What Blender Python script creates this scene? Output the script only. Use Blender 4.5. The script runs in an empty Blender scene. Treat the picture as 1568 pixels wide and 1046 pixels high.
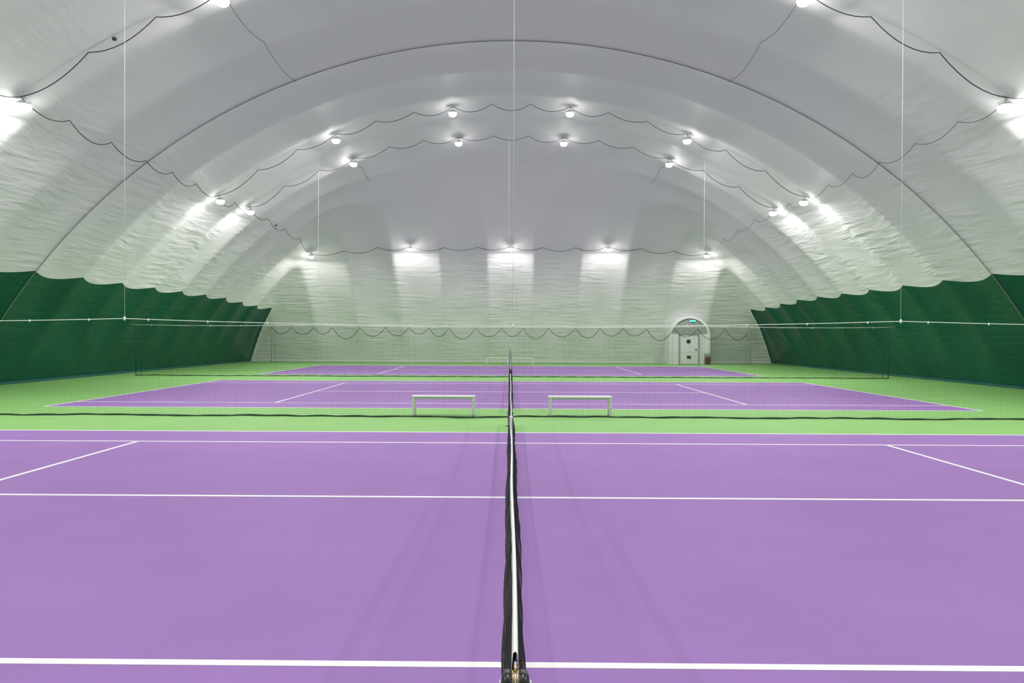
import bpy, math, random
from mathutils import Vector, Matrix
random.seed(4)
scene = bpy.context.scene
try:
    scene.view_settings.view_transform = 'Standard'
    scene.view_settings.look = 'None'
    scene.view_settings.exposure = 0.0
except Exception as e:
    print(e)

# ------------------------------------------------------------------ layout
A = 18.5            # half width of hall
YC = 23.45          # centre of hall (middle court)
B = 27.05           # half length
R = 20.443; ZC0 = -8.7
RIB = 2*B/20.0
YR = YC + 2*B*2/240  # a rib lies here
PAN = 3.0
COURT_Y0 = [2.57, 17.95, 33.33]
CW = 10.97; HL = 11.885

# ------------------------------------------------------------------ materials
def new_mat(name):
    m = bpy.data.materials.new(name); m.use_nodes = True
    nt = m.node_tree
    return m, nt, nt.nodes['Principled BSDF']

def simple(name, col, rough=0.5, metal=0.0, spec=0.5, var=0.0, vscale=20.0, emit=None, estr=0.0):
    m, nt, b = new_mat(name)
    b.inputs['Roughness'].default_value = rough
    b.inputs['Metallic'].default_value = metal
    b.inputs['Specular IOR Level'].default_value = spec
    b.inputs['Base Color'].default_value = (*col, 1)
    if var > 0:
        tc = nt.nodes.new('ShaderNodeTexCoord')
        n = nt.nodes.new('ShaderNodeTexNoise'); n.inputs['Scale'].default_value = vscale
        n.inputs['Detail'].default_value = 5
        nt.links.new(tc.outputs['Object'], n.inputs['Vector'])
        r = nt.nodes.new('ShaderNodeValToRGB')
        r.color_ramp.elements[0].position = 0.3; r.color_ramp.elements[1].position = 0.7
        r.color_ramp.elements[0].color = (*[c*(1-var) for c in col], 1)
        r.color_ramp.elements[1].color = (*[min(1, c*(1+var)) for c in col], 1)
        nt.links.new(n.outputs['Fac'], r.inputs['Fac'])
        nt.links.new(r.outputs['Color'], b.inputs['Base Color'])
    if emit:
        b.inputs['Emission Color'].default_value = (*emit, 1)
        b.inputs['Emission Strength'].default_value = estr
    return m

def court_mat(name, col, var=0.04):
    m, nt, b = new_mat(name)
    tc = nt.nodes.new('ShaderNodeTexCoord')
    n = nt.nodes.new('ShaderNodeTexNoise'); n.inputs['Scale'].default_value = 0.7
    n.inputs['Detail'].default_value = 6; n.inputs['Roughness'].default_value = 0.6
    nt.links.new(tc.outputs['Object'], n.inputs['Vector'])
    r = nt.nodes.new('ShaderNodeValToRGB')
    r.color_ramp.elements[0].position = 0.35; r.color_ramp.elements[1].position = 0.65
    r.color_ramp.elements[0].color = (*[c*(1-var) for c in col], 1)
    r.color_ramp.elements[1].color = (*[c*(1+var) for c in col], 1)
    nt.links.new(n.outputs['Fac'], r.inputs['Fac'])
    nt.links.new(r.outputs['Color'], b.inputs['Base Color'])
    b.inputs['Roughness'].default_value = 0.6
    b.inputs['Specular IOR Level'].default_value = 0.2
    n2 = nt.nodes.new('ShaderNodeTexNoise'); n2.inputs['Scale'].default_value = 350
    nt.links.new(tc.outputs['Object'], n2.inputs['Vector'])
    bp = nt.nodes.new('ShaderNodeBump'); bp.inputs['Strength'].default_value = 0.08
    bp.inputs['Distance'].default_value = 0.002
    nt.links.new(n2.outputs['Fac'], bp.inputs['Height'])
    nt.links.new(bp.outputs['Normal'], b.inputs['Normal'])
    return m

M_PURPLE = court_mat('purple_acrylic', (0.318, 0.168, 0.465))
M_GREENF = court_mat('green_acrylic', (0.25, 0.50, 0.155))
M_LINE = simple('line_paint', (0.9, 0.9, 0.9), 0.5, var=0.03)

def membrane_mat():
    m, nt, b = new_mat('pvc_membrane')
    N = nt.nodes; L = nt.links
    def math_(op, a, c=None, c2=None):
        n = N.new('ShaderNodeMath'); n.operation = op
        for i, v in enumerate((a, c, c2)):
            if v is None: continue
            if isinstance(v, (int, float)): n.inputs[i].default_value = v
            else: L.new(v, n.inputs[i])
        return n.outputs[0]
    tc = N.new('ShaderNodeTexCoord')
    sp = N.new('ShaderNodeSeparateXYZ'); L.new(tc.outputs['Object'], sp.inputs[0])
    x, y, z = sp.outputs
    ax = math_('ABSOLUTE', x)
    yy = math_('SUBTRACT', y, YC)
    ay = math_('ABSOLUTE', yy)
    tx = math_('SUBTRACT', A, ax)
    ty = math_('SUBTRACT', B, ay)
    side = math_('LESS_THAN', tx, ty)
    sc = math_('ABSOLUTE', math_('SINE', math_('MULTIPLY', math_('SUBTRACT', y, YR), math.pi/RIB)))
    drop = N.new('ShaderNodeMapRange'); drop.inputs[1].default_value = 16; drop.inputs[2].default_value = 23
    drop.inputs[3].default_value = 0.0; drop.inputs[4].default_value = 0.25
    L.new(ay, drop.inputs[0])
    zb = math_('SUBTRACT', math_('SUBTRACT', 3.98, math_('MULTIPLY', sc, 0.15)), drop.outputs[0])
    low = math_('LESS_THAN', z, zb)
    mask = math_('MULTIPLY', side, low)
    n1 = N.new('ShaderNodeTexNoise'); n1.inputs['Scale'].default_value = 0.35; n1.inputs['Detail'].default_value = 4
    L.new(tc.outputs['Object'], n1.inputs['Vector'])
    r1 = N.new('ShaderNodeValToRGB')
    r1.color_ramp.elements[0].position = 0.3; r1.color_ramp.elements[1].position = 0.7
    r1.color_ramp.elements[0].color = (0.795, 0.785, 0.790, 1); r1.color_ramp.elements[1].color = (0.820, 0.812, 0.815, 1)
    L.new(n1.outputs['Fac'], r1.inputs['Fac'])
    r2 = N.new('ShaderNodeValToRGB')
    r2.color_ramp.elements[0].position = 0.3; r2.color_ramp.elements[1].position = 0.7
    r2.color_ramp.elements[0].color = (0.0005, 0.070, 0.043, 1); r2.color_ramp.elements[1].color = (0.001, 0.098, 0.062, 1)
    L.new(n1.outputs['Fac'], r2.inputs['Fac'])
    mx = N.new('ShaderNodeMix'); mx.data_type = 'RGBA'
    L.new(mask, mx.inputs[0]); L.new(r1.outputs['Color'], mx.inputs[6]); L.new(r2.outputs['Color'], mx.inputs[7])
    L.new(mx.outputs[2], b.inputs['Base Color'])
    rr = N.new('ShaderNodeMapRange'); rr.inputs[3].default_value = 0.55; rr.inputs[4].default_value = 0.28
    L.new(mask, rr.inputs[0]); L.new(rr.outputs[0], b.inputs['Roughness'])
    b.inputs['Specular IOR Level'].default_value = 0.25
    # fine horizontal gathering wrinkles on the steep parts
    mp = N.new('ShaderNodeMapping'); mp.inputs['Scale'].default_value = (0.75, 0.75, 6.5)
    L.new(tc.outputs['Object'], mp.inputs['Vector'])
    w = N.new('ShaderNodeTexNoise'); w.inputs['Scale'].default_value = 1.0; w.inputs['Detail'].default_value = 2
    w.inputs['Roughness'].default_value = 0.4; w.inputs['Distortion'].default_value = 0.3
    L.new(mp.outputs['Vector'], w.inputs['Vector'])
    mk = N.new('ShaderNodeTexNoise'); mk.inputs['Scale'].default_value = 0.6; mk.inputs['Detail'].default_value = 1
    L.new(tc.outputs['Object'], mk.inputs['Vector'])
    mr = N.new('ShaderNodeMapRange'); mr.inputs[1].default_value = 0.30; mr.inputs[2].default_value = 0.6
    L.new(mk.outputs['Fac'], mr.inputs[0])
    mz = N.new('ShaderNodeMapRange'); mz.inputs[1].default_value = 10.0; mz.inputs[2].default_value = 6.5
    L.new(z, mz.inputs[0])
    h = math_('MULTIPLY', math_('MULTIPLY', w.outputs['Fac'], mr.outputs[0]), mz.outputs[0])
    n3 = N.new('ShaderNodeTexNoise'); n3.inputs['Scale'].default_value = 0.5; n3.inputs['Detail'].default_value = 1
    L.new(tc.outputs['Object'], n3.inputs['Vector'])
    amp = N.new('ShaderNodeMapRange'); amp.inputs[3].default_value = 0.25; amp.inputs[4].default_value = 1.6
    L.new(mask, amp.inputs[0])
    h = math_('ADD', h, math_('MULTIPLY', n3.outputs['Fac'], amp.outputs[0]))
    bp = N.new('ShaderNodeBump'); bp.inputs['Strength'].default_value = 0.7; bp.inputs['Distance'].default_value = 0.085
    L.new(h, bp.inputs['Height']); L.new(bp.outputs['Normal'], b.inputs['Normal'])
    return m
M_MEM = membrane_mat()
M_DARKCABLE = simple('cable_rubber', (0.06, 0.065, 0.06), 0.6)
M_STEELCABLE = simple('steel_cable', (0.22, 0.23, 0.23), 0.5)
M_ROPE = simple('white_rope', (0.85, 0.86, 0.86), 0.7, var=0.05, vscale=60)
M_NETG = simple('net_twine_dark_green', (0.02, 0.05, 0.04), 0.8)
M_NETL = simple('net_twine_grey', (0.22, 0.25, 0.23), 0.8)
M_NETB = simple('net_twine_black', (0.012, 0.012, 0.014), 0.8)
M_BAND = simple('white_webbing', (0.88, 0.88, 0.88), 0.6, var=0.04, vscale=60)
M_BLACK = simple('black_powder_coat', (0.012, 0.012, 0.013), 0.3)
M_CHROME = simple('chrome', (0.7, 0.7, 0.7), 0.2, 1.0)
M_BRASS = simple('brass', (0.65, 0.45, 0.2), 0.3, 1.0, var=0.1)
M_WHITE = simple('white_paint', (0.82, 0.83, 0.82), 0.4, var=0.03)
M_GREYP = simple('grey_panel', (0.33, 0.36, 0.34), 0.5, var=0.05)
M_ALU = simple('aluminium', (0.62, 0.63, 0.63), 0.4, 0.6)
M_GLASSD = simple('dark_glass', (0.01, 0.01, 0.012), 0.1)
M_LENS = simple('lamp_diffuser', (0.9, 0.9, 0.9), 0.4, emit=(1, 0.985, 0.96), estr=36.0)
M_EXIT = simple('exit_sign_green', (0.0, 0.4, 0.2), 0.4, emit=(0.05, 1.0, 0.5), estr=2.5)
M_RED = simple('extinguisher_red', (0.16, 0.05, 0.04), 0.35)
M_TRIM = simple('teal_ground_skirt', (0.01, 0.10, 0.09), 0.5, var=0.1, vscale=3)
M_TRIMW = simple('white_ground_skirt', (0.7, 0.72, 0.7), 0.5, var=0.05, vscale=3)

# ------------------------------------------------------------------ mesh builder
class MB:
    def __init__(s): s.v=[]; s.f=[]; s.m=[]; s.sm=[]; s.mats=[]
    def mi(s, mat):
        if mat not in s.mats: s.mats.append(mat)
        return s.mats.index(mat)
    def add(s, vs, fs, mat, smooth=False):
        o=len(s.v); k=s.mi(mat); s.v += [tuple(p) for p in vs]
        for f in fs: s.f.append([i+o for i in f]); s.m.append(k); s.sm.append(smooth)
    def box(s, x0,x1,y0,y1,z0,z1, mat, bev=0.0):
        if bev<=0:
            vs=[(x,y,z) for z in (z0,z1) for x,y in ((x0,y0),(x1,y0),(x1,y1),(x0,y1))]
            s.add(vs,[(3,2,1,0),(4,5,6,7),(0,1,5,4),(1,2,6,5),(2,3,7,6),(3,0,4,7)],mat); return
        rings=[(z0,bev),(z0+bev,0),(z1-bev,0),(z1,bev)]
        vs=[]
        for z,i in rings:
            a0,a1,b0,b1=x0+i,x1-i,y0+i,y1-i; c=bev
            vs += [(a0+c,b0,z),(a1-c,b0,z),(a1,b0+c,z),(a1,b1-c,z),(a1-c,b1,z),(a0+c,b1,z),(a0,b1-c,z),(a0,b0+c,z)]
        fs=[tuple(range(7,-1,-1)), tuple(range(24,32))]
        for r in range(3):
            for i in range(8):
                j=(i+1)%8; fs.append((r*8+i,r*8+j,r*8+8+j,r*8+8+i))
        s.add(vs,fs,mat)
    def tube(s, pts, r, mat, n=6, caps=True, closed=False):
        P=[Vector(p) for p in pts]; m=len(P); vs=[]
        up=None
        for i,p in enumerate(P):
            if closed: t=(P[(i+1)%m]-P[i-1])
            else: t=(P[min(i+1,m-1)]-P[max(i-1,0)])
            if t.length<1e-9: t=Vector((0,0,1))
            t.normalize()
            if up is None:
                up=Vector((0,0,1)) if abs(t.z)<0.9 else Vector((1,0,0))
            a=t.cross(up)
            if a.length<1e-4: a=t.cross(Vector((0.3,1,0.1)))
            a.normalize(); b=a.cross(t).normalized(); up=b
            rr=r[i] if isinstance(r,(list,tuple)) else r
            for k in range(n):
                an=2*math.pi*k/n
                vs.append(p+a*math.cos(an)*rr+b*math.sin(an)*rr)
        fs=[]
        for i in range(m if closed else m-1):
            i2=(i+1)%m
            for k in range(n):
                k2=(k+1)%n; fs.append((i*n+k,i*n+k2,i2*n+k2,i2*n+k))
        if caps and not closed:
            fs.append(tuple(range(n-1,-1,-1))); fs.append(tuple((m-1)*n+k for k in range(n)))
        s.add(vs,fs,mat,True)
    def lathe(s, prof, c, mat, n=24, axis='Z'):
        vs=[]
        for r,h in prof:
            for k in range(n):
                an=2*math.pi*k/n; u=r*math.cos(an); w=r*math.sin(an)
                if axis=='Z': vs.append((c[0]+u,c[1]+w,c[2]+h))
                elif axis=='Y': vs.append((c[0]+u,c[1]+h,c[2]+w))
                else: vs.append((c[0]+h,c[1]+u,c[2]+w))
        fs=[]
        for i in range(len(prof)-1):
            for k in range(n):
                k2=(k+1)%n; fs.append((i*n+k,i*n+k2,(i+1)*n+k2,(i+1)*n+k))
        fs.append(tuple(range(n-1,-1,-1))); fs.append(tuple((len(prof)-1)*n+k for k in range(n)))
        s.add(vs,fs,mat,True)
    def mesh(s,name):
        me=bpy.data.meshes.new(name); me.from_pydata(s.v,[],s.f)
        for mt in s.mats: me.materials.append(mt)
        me.polygons.foreach_set('material_index',s.m)
        me.polygons.foreach_set('use_smooth',s.sm)
        me.update(); return me
    def obj(s,name,parent=None,loc=(0,0,0)):
        o=bpy.data.objects.new(name,s.mesh(name)); scene.collection.objects.link(o)
        o.location=loc
        if parent: o.parent=parent
        return o
def empty(name,loc=(0,0,0)):
    e=bpy.data.objects.new(name,None); e.empty_display_size=0.3; scene.collection.objects.link(e); e.location=loc; return e

# ------------------------------------------------------------------ dome
def fz(t):
    t=max(0.0,min(A,t)); return ZC0+math.sqrt(max(0,R*R-(A-t)**2))
BASE_OFF = fz(0)
def teff(x,y):
    tx=A-abs(x); ty=B-abs(y-YC); m=min(tx,ty)
    k=0.15+0.05*max(0,m)**2; k=min(k,5.0)
    h=max(k-abs(tx-ty),0)/k
    return m-h*h*k*0.25
def h0(x,y): return fz(teff(x,y))-BASE_OFF
def nrm(x,y):
    e=0.02
    dx=(h0(x+e,y)-h0(x-e,y))/(2*e); dy=(h0(x,y+e)-h0(x,y-e))/(2*e)
    return Vector((-dx,-dy,1)).normalized()
def sstep(a,b,v):
    v=max(0,min(1,(v-a)/(b-a))); return v*v*(3-2*v)
def billow(x,y):
    tx=A-abs(x); ty=B-abs(y-YC); m=min(tx,ty)
    w=sstep(-0.8,0.8,ty-tx)
    s1=abs(math.sin(math.pi*(y-YR)/RIB))
    s2=abs(math.cos(math.pi*(x)/PAN))
    fe=1-sstep(5.5,10.5,ty)
    fc=1-sstep(12.0,15.5,abs(x))*0.6
    b=w*s1*0.18*(0.8+0.2*(1-m/A))+(1-w)*s2*0.27*fe*fc
    return b*sstep(0.0,1.8,m)
def dome_pt(x,y,inset=0.0):
    n=nrm(x,y); b=billow(x,y)-inset
    return Vector((x,y,h0(x,y)))+n*b

NX=222; NY=240
xs=[-A+2*A*i/NX for i in range(NX+1)]; ys=[YC-B+2*B*j/NY for j in range(NY+1)]
grid=[[dome_pt(x,y) for x in xs] for y in ys]
for j in range(NY+1):
    for i in range(NX+1):
        if i in (0,NX) or j in (0,NY):
            grid[j][i]=Vector((xs[i],ys[j],-0.05))
gn=[[None]*(NX+1) for _ in range(NY+1)]
for j in range(NY+1):
    for i in range(NX+1):
        a=grid[j][min(i+1,NX)]-grid[j][max(i-1,0)]; b=grid[min(j+1,NY)][i]-grid[max(j-1,0)][i]
        n=a.cross(b).normalized(); gn[j][i]=n
parts={'wall_left':[], 'wall_right':[], 'wall_back':[], 'wall_front':[], 'ceiling':[]}
for j in range(NY):
    for i in range(NX):
        xm=(xs[i]+xs[i+1])/2; ym=(ys[j]+ys[j+1])/2
        tx=A-abs(xm); ty=B-abs(ym-YC)
        if tx<ty and tx<3.0: k='wall_left' if xm<0 else 'wall_right'
        elif ty<=tx and ty<6.0: k='wall_back' if ym>YC else 'wall_front'
        else: k='ceiling'
        parts[k].append((i,j))
for k,cells in parts.items():
    idx={}; vs=[]; ns=[]; fs=[]
    def gi(i,j):
        if (i,j) not in idx:
            idx[(i,j)]=len(vs); vs.append(tuple(grid[j][i])); ns.append(tuple(-gn[j][i]))
        return idx[(i,j)]
    for i,j in cells:
        fs.append((gi(i,j),gi(i,j+1),gi(i+1,j+1),gi(i+1,j)))
    me=bpy.data.meshes.new(k); me.from_pydata(vs,[],fs); me.materials.append(M_MEM)
    me.polygons.foreach_set('use_smooth',[True]*len(fs)); me.update()
    me.normals_split_custom_set_from_vertices(ns)
    o=bpy.data.objects.new(k,me); scene.collection.objects.link(o)

# floor
mb=MB(); mb.box(-A-0.3,A+0.3,YC-B-0.3,YC+B+0.3,-0.12,0,M_GREENF); mb.obj('floor')
for n,(x0,x1,y0,y1,mt) in enumerate([(-A+0.01,-A+0.10,YC-B+.1,YC+B-.1,M_TRIM),(A-0.10,A-0.01,YC-B+.1,YC+B-.1,M_TRIM),
        (-A+.1,A-.1,YC+B-0.10,YC+B-0.01,M_TRIMW),(-A+.1,A-.1,YC-B+0.01,YC-B+0.10,M_TRIMW)]):
    mb=MB(); mb.box(x0,x1,y0,y1,0,0.10,mt,0.01); mb.obj('trim_%d'%(n+1))

# ------------------------------------------------------------------ courts
LW=0.065
def court():
    mb=MB()
    mb.box(-HL,HL,0,CW,-0.002,0.003,M_PURPLE)
    z0,z1=0.002,0.006
    def ln(x0,x1,y0,y1): mb.box(x0,x1,y0,y1,z0,z1,M_LINE)
    h=LW/2
    for y in (h,CW-h): ln(-HL,HL,y-h,y+h)
    for y in (1.37,CW-1.37): ln(-HL,HL,y-h,y+h)
    ln(-6.4,6.4,CW/2-h,CW/2+h)
    for x in (-6.4,6.4): ln(x-h,x+h,1.37,CW-1.37)
    for x in (-HL+h,HL-h): ln(x-h,x+h,0,CW)
    for sx in (-1,1): ln(min(sx*HL,sx*(HL-.15)),max(sx*HL,sx*(HL-.15)),CW/2-h,CW/2+h)
    return mb.mesh('tennis_court')
cm=court()
for y in COURT_Y0:
    o=bpy.data.objects.new('tennis_court',cm); scene.collection.objects.link(o); o.location=(0,y,0)

# ------------------------------------------------------------------ tennis nets
NL=CW+2*0.914
def nh(y):
    u=abs(y-NL/2)/(NL/2); return 0.914+(1.07-0.914)*(0.65*u+0.35*u*u)
def nsway(y,q):
    d=1-q; e=min(1.0,min(y,NL-y)/0.8)
    s=-0.031*math.sin(math.pi*min(1,d/0.62))*(0.88+0.14*math.sin(y*2.3+0.5)+0.06*math.sin(y*5.7))
    s+=0.135*max(0,d-0.40)**1.1*(1+0.10*math.sin(y*1.7))
    s+=0.003*math.sin(y*9+q*6)
    return s*e
def net_twine():
    mb=MB(); cell=0.045
    nv=int(NL/cell); QS=[k/8 for k in range(9)]
    for i in range(1,nv):
        y=NL*i/nv; h=nh(y)-0.03
        mb.tube([(nsway(y,q),y,0.03+(h-0.03)*q) for q in QS],[0.0009+0.0010*q for q in QS],M_NETB,n=4,caps=False)
    nz=22
    YS=[0.06+(NL-0.12)*i/140 for i in range(141)]
    for k in range(nz+1):
        q=k/nz
        mb.tube([(nsway(y,q),y,0.03+(nh(y)-0.06)*q) for y in YS],(0.0009+0.0010*q) if k else 0.0035,M_NETB,n=4,caps=False)
    for k in range(11):
        q=1-k*0.035
        mb.tube([(nsway(y,q)*1.12-0.005,y+0.01,0.03+(nh(y)-0.06)*q) for y in YS],0.0019,M_NETB,n=4,caps=False)
    return mb.mesh('net_mesh')
def net_band():
    mb=MB(); n=80; vs=[];fs=[]
    prof=[(-0.0085,-0.065),(-0.0075,-0.03),(-0.005,-0.004),(0,0.001),(0.005,-0.004),(0.0075,-0.03),(0.0085,-0.065)]
    for i in range(n+1):
        y=0.05+(NL-0.1)*i/n
        wob=0.003*math.sin(y*1.9)
        for px,pz in prof: vs.append((px+wob,y,nh(y)+pz))
    m=len(prof)
    for i in range(n):
        for k in range(m-1): fs.append((i*m+k,i*m+k+1,(i+1)*m+k+1,(i+1)*m+k))
    mb.add(vs,fs,M_BAND,True)
    mb.box(-0.02,-0.015,NL/2-.025,NL/2+.025,0.01,0.92,M_BAND)
    mb.box(0.015,0.02,NL/2-.025,NL/2+.025,0.01,0.92,M_BAND)
    mb.box(-0.02,0.02,NL/2-.025,NL/2+.025,0.915,0.922,M_BAND)
    mb.box(-0.04,0.04,NL/2-.04,NL/2+.04,0.007,0.018,M_CHROME,0.002)
    return mb.mesh('headband')
def post_mesh(sgn):
    mb=MB()
    mb.lathe([(0.09,0.0),(0.09,0.01),(0.05,0.014),(0.038,0.02),(0.038,1.0),(0.038,1.02)],(0,0,0),M_BLACK,28)
    for sx in (-1,1):
        prof=[(0.0,0.0),(0.034,0.0),(0.036,0.006),(0.034,0.016),(0.022,0.021),(0.0,0.022)]
        mb.lathe([(r,sx*(0.010+h)) for r,h in prof],(0,0,1.035),M_BLACK,24,'X')
        mb.lathe([(0.0,sx*0.031),(0.009,sx*0.031),(0.009,sx*0.036),(0.0,sx*0.037)],(0,0,1.04),M_CHROME,12,'X')
    mb.box(-0.031,0.031,-0.034,0.034,0.97,1.035,M_BLACK,0.008)
    mb.lathe([(0.028,-0.007),(0.022,-0.002),(0.022,0.002),(0.028,0.007)],(0,0,1.042),M_BRASS,20,'X')
    mb.tube([(0,sgn*0.05,1.065),(0,sgn*0.03,1.075),(0,0,1.073),(0,-sgn*0.024,1.06),(0,-sgn*0.036,1.02),(0,-sgn*0.038,0.85)],0.003,M_CHROME,8)
    mb.tube([(0.0,sgn*0.02,1.06),(0.0,sgn*0.014,1.076),(0.0,-sgn*0.002,1.082),(0.0,-sgn*0.014,1.074)],0.0035,M_BRASS,8)
    mb.box(-0.03,0.03,-sgn*0.085 if sgn>0 else 0.03,-sgn*0.03 if sgn>0 else 0.085,0.72,0.86,M_BLACK,0.006)
    yy=-sgn*0.085
    mb.tube([(0,yy,0.79),(0,yy-sgn*0.03,0.79),(0.0,yy-sgn*0.035,0.70),(0.0,yy-sgn*0.035,0.64),(0,yy-sgn*0.10,0.635)],0.007,M_CHROME,8)
    mb.tube([(0.0,sgn*0.045,0.08),(0.0,sgn*0.045,1.0)],0.006,M_CHROME,8)
    for z in (0.15,0.5,0.9): mb.tube([(0,sgn*0.03,z),(0,sgn*0.05,z)],0.006,M_BLACK,6)
    return mb.mesh('post')
tm,bm_,p1,p2=net_twine(),net_band(),post_mesh(1),post_mesh(-1)
for y in COURT_Y0:
    e=empty('tennis_net',(0.0,y-0.914,0))
    for nm,me,yo in (('twine',tm,0),('headband',bm_,0),('post_near',p1,-0.05),('post_far',p2,NL+0.05)):
        o=bpy.data.objects.new(nm,me); scene.collection.objects.link(o); o.parent=e; o.location=(0,yo,0)

# ------------------------------------------------------------------ divider nets
def divider(Y,xe,supports,zs,cell,sw,sag,mat,cables,rope_to=None,rib=None):
    e=empty('divider_net',(0,Y,0))
    def top(x):
        for k in range(len(supports)-1):
            a,b=supports[k],supports[k+1]
            if a<=x<=b:
                u=(x-a)/(b-a); return zs[k]*(1-u)+zs[k+1]*u-sag*4*u*(1-u)
        return zs[0] if x<supports[0] else zs[-1]
    def yo(x,q): return 0.05*math.sin(x*1.1)*(1-q)+0.03*math.sin(x*3.1+1)*(1-q)
    mb=MB(); n=int(2*xe/cell)
    for i in range(n+1):
        x=-xe+2*xe*i/n; t=top(x)
        vs=[];fs=[]
        for k in range(4):
            q=k/3; z=0.015+(t-0.015)*q
            vs += [(x-sw/2,yo(x,q),z),(x+sw/2,yo(x,q),z)]
        for k in range(3): fs.append((2*k,2*k+1,2*k+3,2*k+2))
        mb.add(vs,fs,mat)
    nz=int(2.1/cell)
    ns=int(2*xe/0.4)
    for k in range(nz+1):
        q=k/nz; vs=[];fs=[]
        for i in range(ns+1):
            x=-xe+2*xe*i/ns; z=0.015+(top(x)-0.015)*q
            vs += [(x,yo(x,q),z-sw/2),(x,yo(x,q),z+sw/2)]
        for i in range(ns): fs.append((2*i,2*i+2,2*i+3,2*i+1))
        mb.add(vs,fs,mat)
    mb.obj('netting',e)
    mb=MB(); m=int(2*xe/0.15)
    pts=[]
    for i in range(m+1):
        x=-xe+2*xe*i/m
        pts.append((x,yo(x,0)+0.05*math.sin(x*1.9)+0.03*math.sin(x*7)+0.05*math.sin(x*0.6),0.018+0.012*abs(math.sin(x*4))))
    rr=0.014 if mat is M_NETG else 0.008
    mb.tube(pts,rr,mat,6)
    pts=[(p[0],p[1]+0.04*math.sin(p[0]*2.7+1),0.014) for p in pts]
    mb.tube(pts,rr*0.8,mat,6)
    for sx in (-1,1):
        mb.tube([(sx*xe,0,0.02),(sx*xe,0.0,top(xe))],0.016,mat,6)
        mb.tube([(sx*(xe-0.25),0,0.02),(sx*(xe-0.22),0.0,top(xe))],0.010,mat,6)
    mb.obj('hem',e)
    mb=MB(); xw=rope_to or xe
    pts=[(-xw,0,zs[0]+0.02)]+[(x,0,top(x)) for x in [-xe+2*xe*i/120 for i in range(121)]]+[(xw,0,zs[-1]+0.02)]
    mb.tube(pts,0.009 if Y<20 else 0.010,M_ROPE,6)
    for i in range(int(2*xe/1.35)):
        x=-xe+0.7+1.35*i; mb.lathe([(0,-.03),(0.016,-.02),(0.02,0),(0.016,0.02),(0,.03)],(x,0,top(x)-0.01),M_ROPE,8)
    for x in cables:
        c=dome_pt(x,Y,0.0)
        mb.tube([(x,0,top(x)),(x,0,c.z-0.02)],0.004 if Y<20 else 0.0045,M_ROPE,6)
        mb.lathe([(0,-0.05),(0.025,-0.035),(0.025,0.03),(0,0.05)],(x,0,top(x)),M_ROPE,10)
    mb.obj('suspension_rope',e)
    if rib:
        mb=MB(); x=-xe; pts=[]
        sp,sg,zt=rib
        while x<xe-0.01:
            w=sp*random.uniform(0.8,1.25); w=min(w,xe-x)
            s=sg*random.uniform(0.8,1.15)*(w/sp)
            for k in range(8):
                u=k/8; pts.append((x+w*u,-0.02,zt-s*4*u*(1-u)))
            x+=w
        mb.tube(pts,0.020,M_DARKCABLE,6); mb.obj('slack_cord',e)
divider(16.05,17.0,[-17.0,-8.74,0,8.74,17.0],[2.12,2.20,2.06,2.20,2.12],0.05,0.0020,0.04,M_NETG,[-8.74,0.05,8.74],rope_to=17.28)
divider(32.0,16.9,[-16.9,-8.7,0,8.7,16.9],[2.3,2.33,2.25,2.33,2.3],0.06,0.0029,0.05,M_NETG,[-8.65,-0.08,8.65],rope_to=17.2)
divider(47.3,15.9,[-15.9,-8,0,8,15.9],[2.55,2.5,2.45,2.5,2.55],0.10,0.005,0.04,M_NETL,[0.25],rope_to=16.6,rib=(1.5,0.6,2.40))

# ------------------------------------------------------------------ benches
def bench_mesh():
    mb=MB(); L=1.45; D=0.32; H=0.46
    for k in range(3):
        y=-D/2+k*D/3+0.005; mb.box(-L/2,L/2,y,y+D/3-0.01,H-0.035,H,M_WHITE,0.006)
    for sx in (-1,1):
        x=sx*(L/2-0.04)
        w=0.028
        for y in (-D/2+0.03,D/2-0.03):
            mb.box(x-w,x+w,y-0.02,y+0.02,0.01,H-0.035,M_WHITE,0.005)
            mb.box(x-0.034,x+0.034,y-0.03,y+0.03,0.0,0.015,M_BLACK,0.003)
        mb.box(x-0.02,x+0.02,-D/2+0.03,D/2-0.03,H-0.075,H-0.035,M_WHITE,0.005)
        mb.box(x-0.015,x+0.015,-D/2+0.03,D/2-0.03,0.10,0.13,M_ALU,0.004)
    for y in (-D/2+0.03,D/2-0.03): mb.box(-L/2+0.04,L/2-0.04,y-0.015,y+0.015,H-0.07,H-0.035,M_ALU,0.004)
    return mb.mesh('bench')
bme=bench_mesh()
for x,y in ((-1.54,16.42),(1.60,16.42),(-0.85,45.9),(0.75,45.9)):
    o=bpy.data.objects.new('bench',bme); scene.collection.objects.link(o); o.location=(x,y,0)

# ------------------------------------------------------------------ door vestibule
DX=12.15; DY=48.3
mb=MB()
def arch(w,zs_,zt,n=18):
    pts=[(-w/2,0)]
    for k in range(n+1):
        an=math.pi-math.pi*k/n; pts.append((w/2*math.cos(an),zs_+(zt-zs_)*math.sin(an)))
    pts.append((w/2,0)); return pts
o_=arch(2.75,1.9,3.25); i_=arch(2.45,1.9,3.1); m=len(o_)
vs=[(DX+x,DY,z) for x,z in o_]+[(DX+x,DY,z) for x,z in i_]+[(DX+x,DY+0.12,z) for x,z in i_]+[(DX+x,YC+B-0.1,z) for x,z in o_]
fs=[]
for k in range(m-1):
    fs.append((k,k+1,m+k+1,m+k)); fs.append((m+k,m+k+1,2*m+k+1,2*m+k)); fs.append((k+1,k,3*m+k,3*m+k+1))
mb.add(vs,fs,M_WHITE)
up=[(x,max(z,2.02)) for x,z in i_[1:-1]]
vs=[(DX+x,DY+0.11,z) for x,z in up]; mb.add(vs,[tuple(range(len(vs)))],M_GREYP)
mb.box(DX-1.22,DX+1.22,DY+0.09,DY+0.12,0,2.05,M_WHITE)
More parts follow.
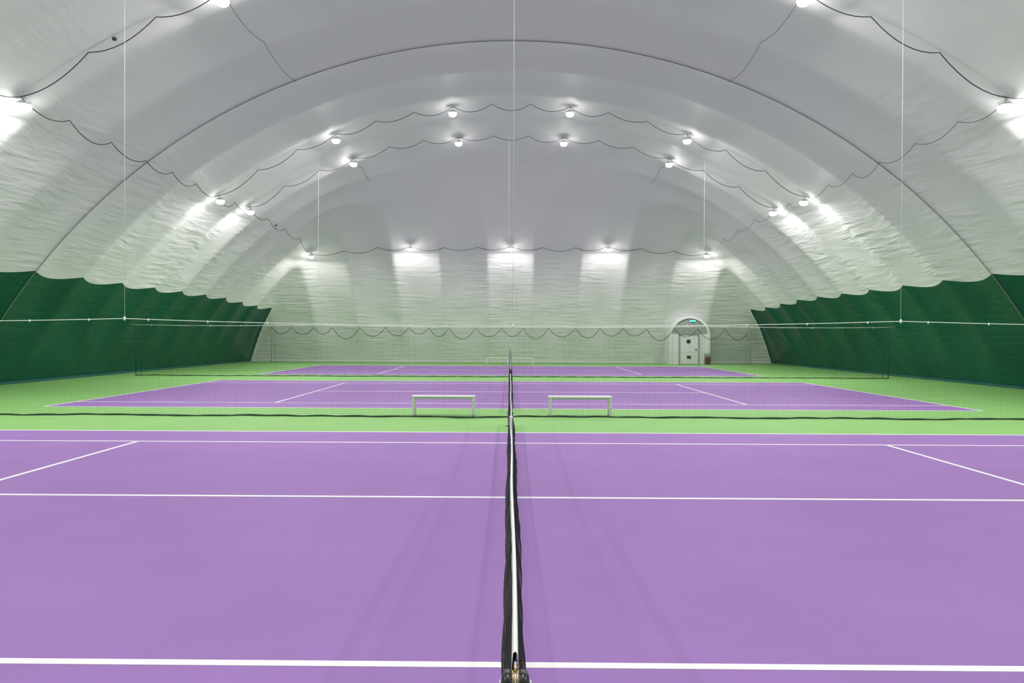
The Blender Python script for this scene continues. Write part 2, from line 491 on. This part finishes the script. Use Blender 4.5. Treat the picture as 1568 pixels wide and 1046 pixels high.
v=mb.obj('door_vestibule')
mb=MB()
dx0=DX-0.66; dx1=DX+0.56
mb.box(dx0-0.08,dx0,DY-0.02,DY+0.088,0,2.05,M_GREYP,0.01); mb.box(dx1,dx1+0.08,DY-0.02,DY+0.088,0,2.05,M_GREYP,0.01)
mb.box(dx0-0.08,dx1+0.08,DY-0.02,DY+0.088,1.98,2.08,M_GREYP,0.01)
mb.box(dx0,dx1,DY+0.03,DY+0.085,0.02,1.98,M_WHITE,0.008)
mb.lathe([(0.0,0.0),(0.15,0.0),(0.17,-0.015),(0.17,-0.02),(0.14,-0.022),(0,-0.02)],(DX-0.1,DY+0.03,1.55),M_ALU,24,'Y')
mb.lathe([(0.0,-0.02),(0.13,-0.021),(0.13,-0.026),(0,-0.026)],(DX-0.1,DY+0.03,1.55),M_GLASSD,24,'Y')
mb.box(DX-0.22,DX+0.10,DY+0.015,DY+0.03,0.35,0.60,M_GREYP,0.005)
mb.box(DX-0.18,DX+0.06,DY+0.008,DY+0.02,0.40,0.55,M_GLASSD,0.003)
mb.lathe([(0,0),(0.04,0),(0.04,-0.02),(0.015,-0.03),(0.015,-0.06),(0.03,-0.07),(0,-0.08)],(dx1-0.12,DY+0.03,1.0),M_BLACK,14,'Y')
mb.tube([(dx1-0.12,DY-0.04,1.0),(dx1-0.26,DY-0.04,1.0)],0.012,M_BLACK,8)
for z in (0.3,1.0,1.7): mb.tube([(dx0+0.01,DY+0.02,z-.06),(dx0+0.01,DY+0.02,z+.06)],0.015,M_ALU,8)
mb.obj('door_1')
mb=MB()
mb.box(DX-0.0,DX+0.40,DY+0.02,DY+0.108,2.86,2.98,M_WHITE,0.008)
mb.box(DX+0.02,DX+0.38,DY+0.008,DY+0.022,2.875,2.965,M_EXIT,0.003)
mb.obj('exit_sign')
mb=MB(); ex=13.35-0.1; ey=47.95
mb.box(ex-0.2,ex+0.2,ey-0.12,ey+0.12,0,0.03,M_BLACK,0.008)
mb.box(ex-0.2,ex+0.2,ey+0.09,ey+0.12,0.0,0.75,M_ALU,0.008)
for s in (-0.1,0.1):
    mb.lathe([(0,0.03),(0.07,0.03),(0.08,0.05),(0.08,0.42),(0.06,0.50),(0.025,0.53),(0.025,0.57),(0,0.57)],(ex+s,ey-0.02,0),M_RED,18)
    mb.box(ex+s-0.02,ex+s+0.02,ey-0.10,ey+0.02,0.57,0.60,M_BLACK,0.005)
    mb.tube([(ex+s,ey-0.04,0.56),(ex+s+0.08,ey-0.07,0.52),(ex+s+0.09,ey-0.07,0.35),(ex+s+0.08,ey-0.06,0.22)],0.012,M_BLACK,8)
mb.obj('fire_extinguisher')

# ------------------------------------------------------------------ cables on dome
mb=MB()
mb.tube([dome_pt(-18.2+36.4*i/160,YR,0.03) for i in range(161)],0.014,M_STEELCABLE,6)
mb.obj('arch_cable')
def fest(nodes,sag=0.24,inset=0.07):
    pts=[]
    P=[dome_pt(x,y,inset) for x,y in nodes]
    for a,b in zip(P[:-1],P[1:]):
        s=sag*random.uniform(0.75,1.2)
        for k in range(8):
            u=k/8; p=a.lerp(b,u); p.z-=s*4*u*(1-u); pts.append(p)
    pts.append(P[-1]); return pts
mb=MB()
ROWS=[[(12.2,13.4),(7.3,13.5),(2.5,13.5)],
      [(12.2,17.7),(7.2,17.8),(2.5,17.8)],
      [(12.25,29.8),(7.4,30.3),(2.5,30.6)],
      [(12.15,33.1),(7.5,34.1),(2.52,34.3)]]
def full(r): return [(-x,y) for x,y in r]+[(x,y) for x,y in reversed(r)]
def rown(P):
    out=[]
    for a,b in zip(P[:-1],P[1:]):
        for k in range(3): out.append((a[0]+(b[0]-a[0])*k/3,a[1]+(b[1]-a[1])*k/3))
    out.append(P[-1]); return out
for r in ROWS: mb.tube(fest(rown(full(r))),0.012,M_DARKCABLE,6)
def lin(a,b,n): return [a+(b-a)*k/n for k in range(n+1)]
def seg(a,b,n): return [(a[0]+(b[0]-a[0])*k/n,a[1]+(b[1]-a[1])*k/n) for k in range(n+1)]
END=[(-12.6,44.9),(-6.25,44.65),(0,44.65),(6.1,44.65),(12.35,44.9)]
for sx in (-1,1):
    chain=[(12.2,2.6)]+[r[0] for r in ROWS]+[(12.5,44.9)]
    for a,b,n in zip(chain[:-1],chain[1:],(5,2,6,2,4)):
        mb.tube(fest(seg((sx*a[0],a[1]),(sx*b[0],b[1]),n),0.28),0.013 if sx<0 else 0.008,M_DARKCABLE,6)
    mb.tube(fest([(sx*7.25,y) for y in lin(17.8,YR,2)],0.2),0.007,M_DARKCABLE,6)
    mb.tube(fest([(sx*7.5,y) for y in lin(34.1,38.0,2)],0.15),0.009,M_DARKCABLE,6)
for s in (1,-1):
    E=[(x,y if s>0 else 2*YC-y) for x,y in END]
    P=[]
    for a,b in zip(E[:-1],E[1:]):
        P += seg(a,b,3)[:-1]
    P.append(E[-1]); mb.tube(fest(P,0.22),0.015,M_DARKCABLE,6)
for x,y in ((-9.9,17.75),(-12.3,37.2)):
    c=dome_pt(x,y,0.08); mb.box(c.x-.05,c.x+.05,c.y-.03,c.y+.03,c.z-.05,c.z+.03,M_DARKCABLE,0.01)
mb.obj('power_cable')

# ------------------------------------------------------------------ floodlights
mb=MB()
mb.lathe([(0.0,0.09),(0.05,0.09),(0.07,0.065),(0.12,0.055),(0.16,0.035),(0.17,0.015),(0.17,0.0),(0.16,-0.006),(0.0,-0.006)],(0,0,0),M_ALU,28)
for k in range(16):
    an=2*math.pi*k/16; c,s=math.cos(an),math.sin(an)
    mb.tube([(0.06*c,0.06*s,0.075),(0.155*c,0.155*s,0.045)],0.006,M_ALU,4)
mb.lathe([(0.168,-0.007),(0.17,-0.05),(0.15,-0.11),(0.10,-0.145),(0.0,-0.155)],(0,0,0),M_LENS,28)
mb.tube([(-0.18,0,0.0),(-0.18,0,0.07),(-0.08,0,0.12),(0.08,0,0.12),(0.18,0,0.07),(0.18,0,0.0)],0.009,M_ALU,6)
mb.tube([(0,0,0.11),(0,0,0.26)],0.008,M_STEELCABLE,6)
lamp_me=mb.mesh('lamp_body')
POWER=150
lamps=[p for r in ROWS for p in full(r)]+END+[(x,2*YC-y) for x,y in END]
for x,Y in lamps:
    hi=abs(x)<10 and abs(Y-YC)<15
    p=dome_pt(x,Y,0.0)+Vector((0,0,-0.33 if hi else -0.26))
    if abs(x)>10: p+=Vector((-0.12*math.copysign(1,x),0,0.0))
    if abs(Y-YC)>18: p+=Vector((0,-0.3*math.copysign(1,Y-YC),0))
    e=empty('floodlight',p)
    o=bpy.data.objects.new('lamp_body',lamp_me); scene.collection.objects.link(o); o.parent=e
    ld=bpy.data.lights.new('led_array','AREA'); ld.shape='DISK'; ld.size=0.26; ld.energy=POWER; ld.color=(1,0.985,0.96)
    lo=bpy.data.objects.new('led_array',ld); scene.collection.objects.link(lo); lo.parent=e; lo.location=(0,0,-0.165)

# ------------------------------------------------------------------ world + camera
w=bpy.data.worlds.new('world'); scene.world=w; w.use_nodes=True
w.node_tree.nodes['Background'].inputs[0].default_value=(0.02,0.025,0.03,1)
cam=bpy.data.cameras.new('camera'); cam.sensor_width=36; cam.lens=36*1091/1568; cam.clip_start=0.05; cam.clip_end=200
co=bpy.data.objects.new('camera',cam); scene.collection.objects.link(co)
co.location=(-0.015,0.0,1.825)
pitch=math.atan(7.6/1091)
yaw=0.009
cam.shift_x=(3+yaw*1091)/1568
Mx=Matrix.Rotation(yaw,4,'Z')@Matrix.Rotation(math.radians(90)-pitch,4,'X')@Matrix.Rotation(math.radians(0.22),4,'Z')
co.matrix_world=Matrix.Translation(co.location)@Mx
scene.camera=co
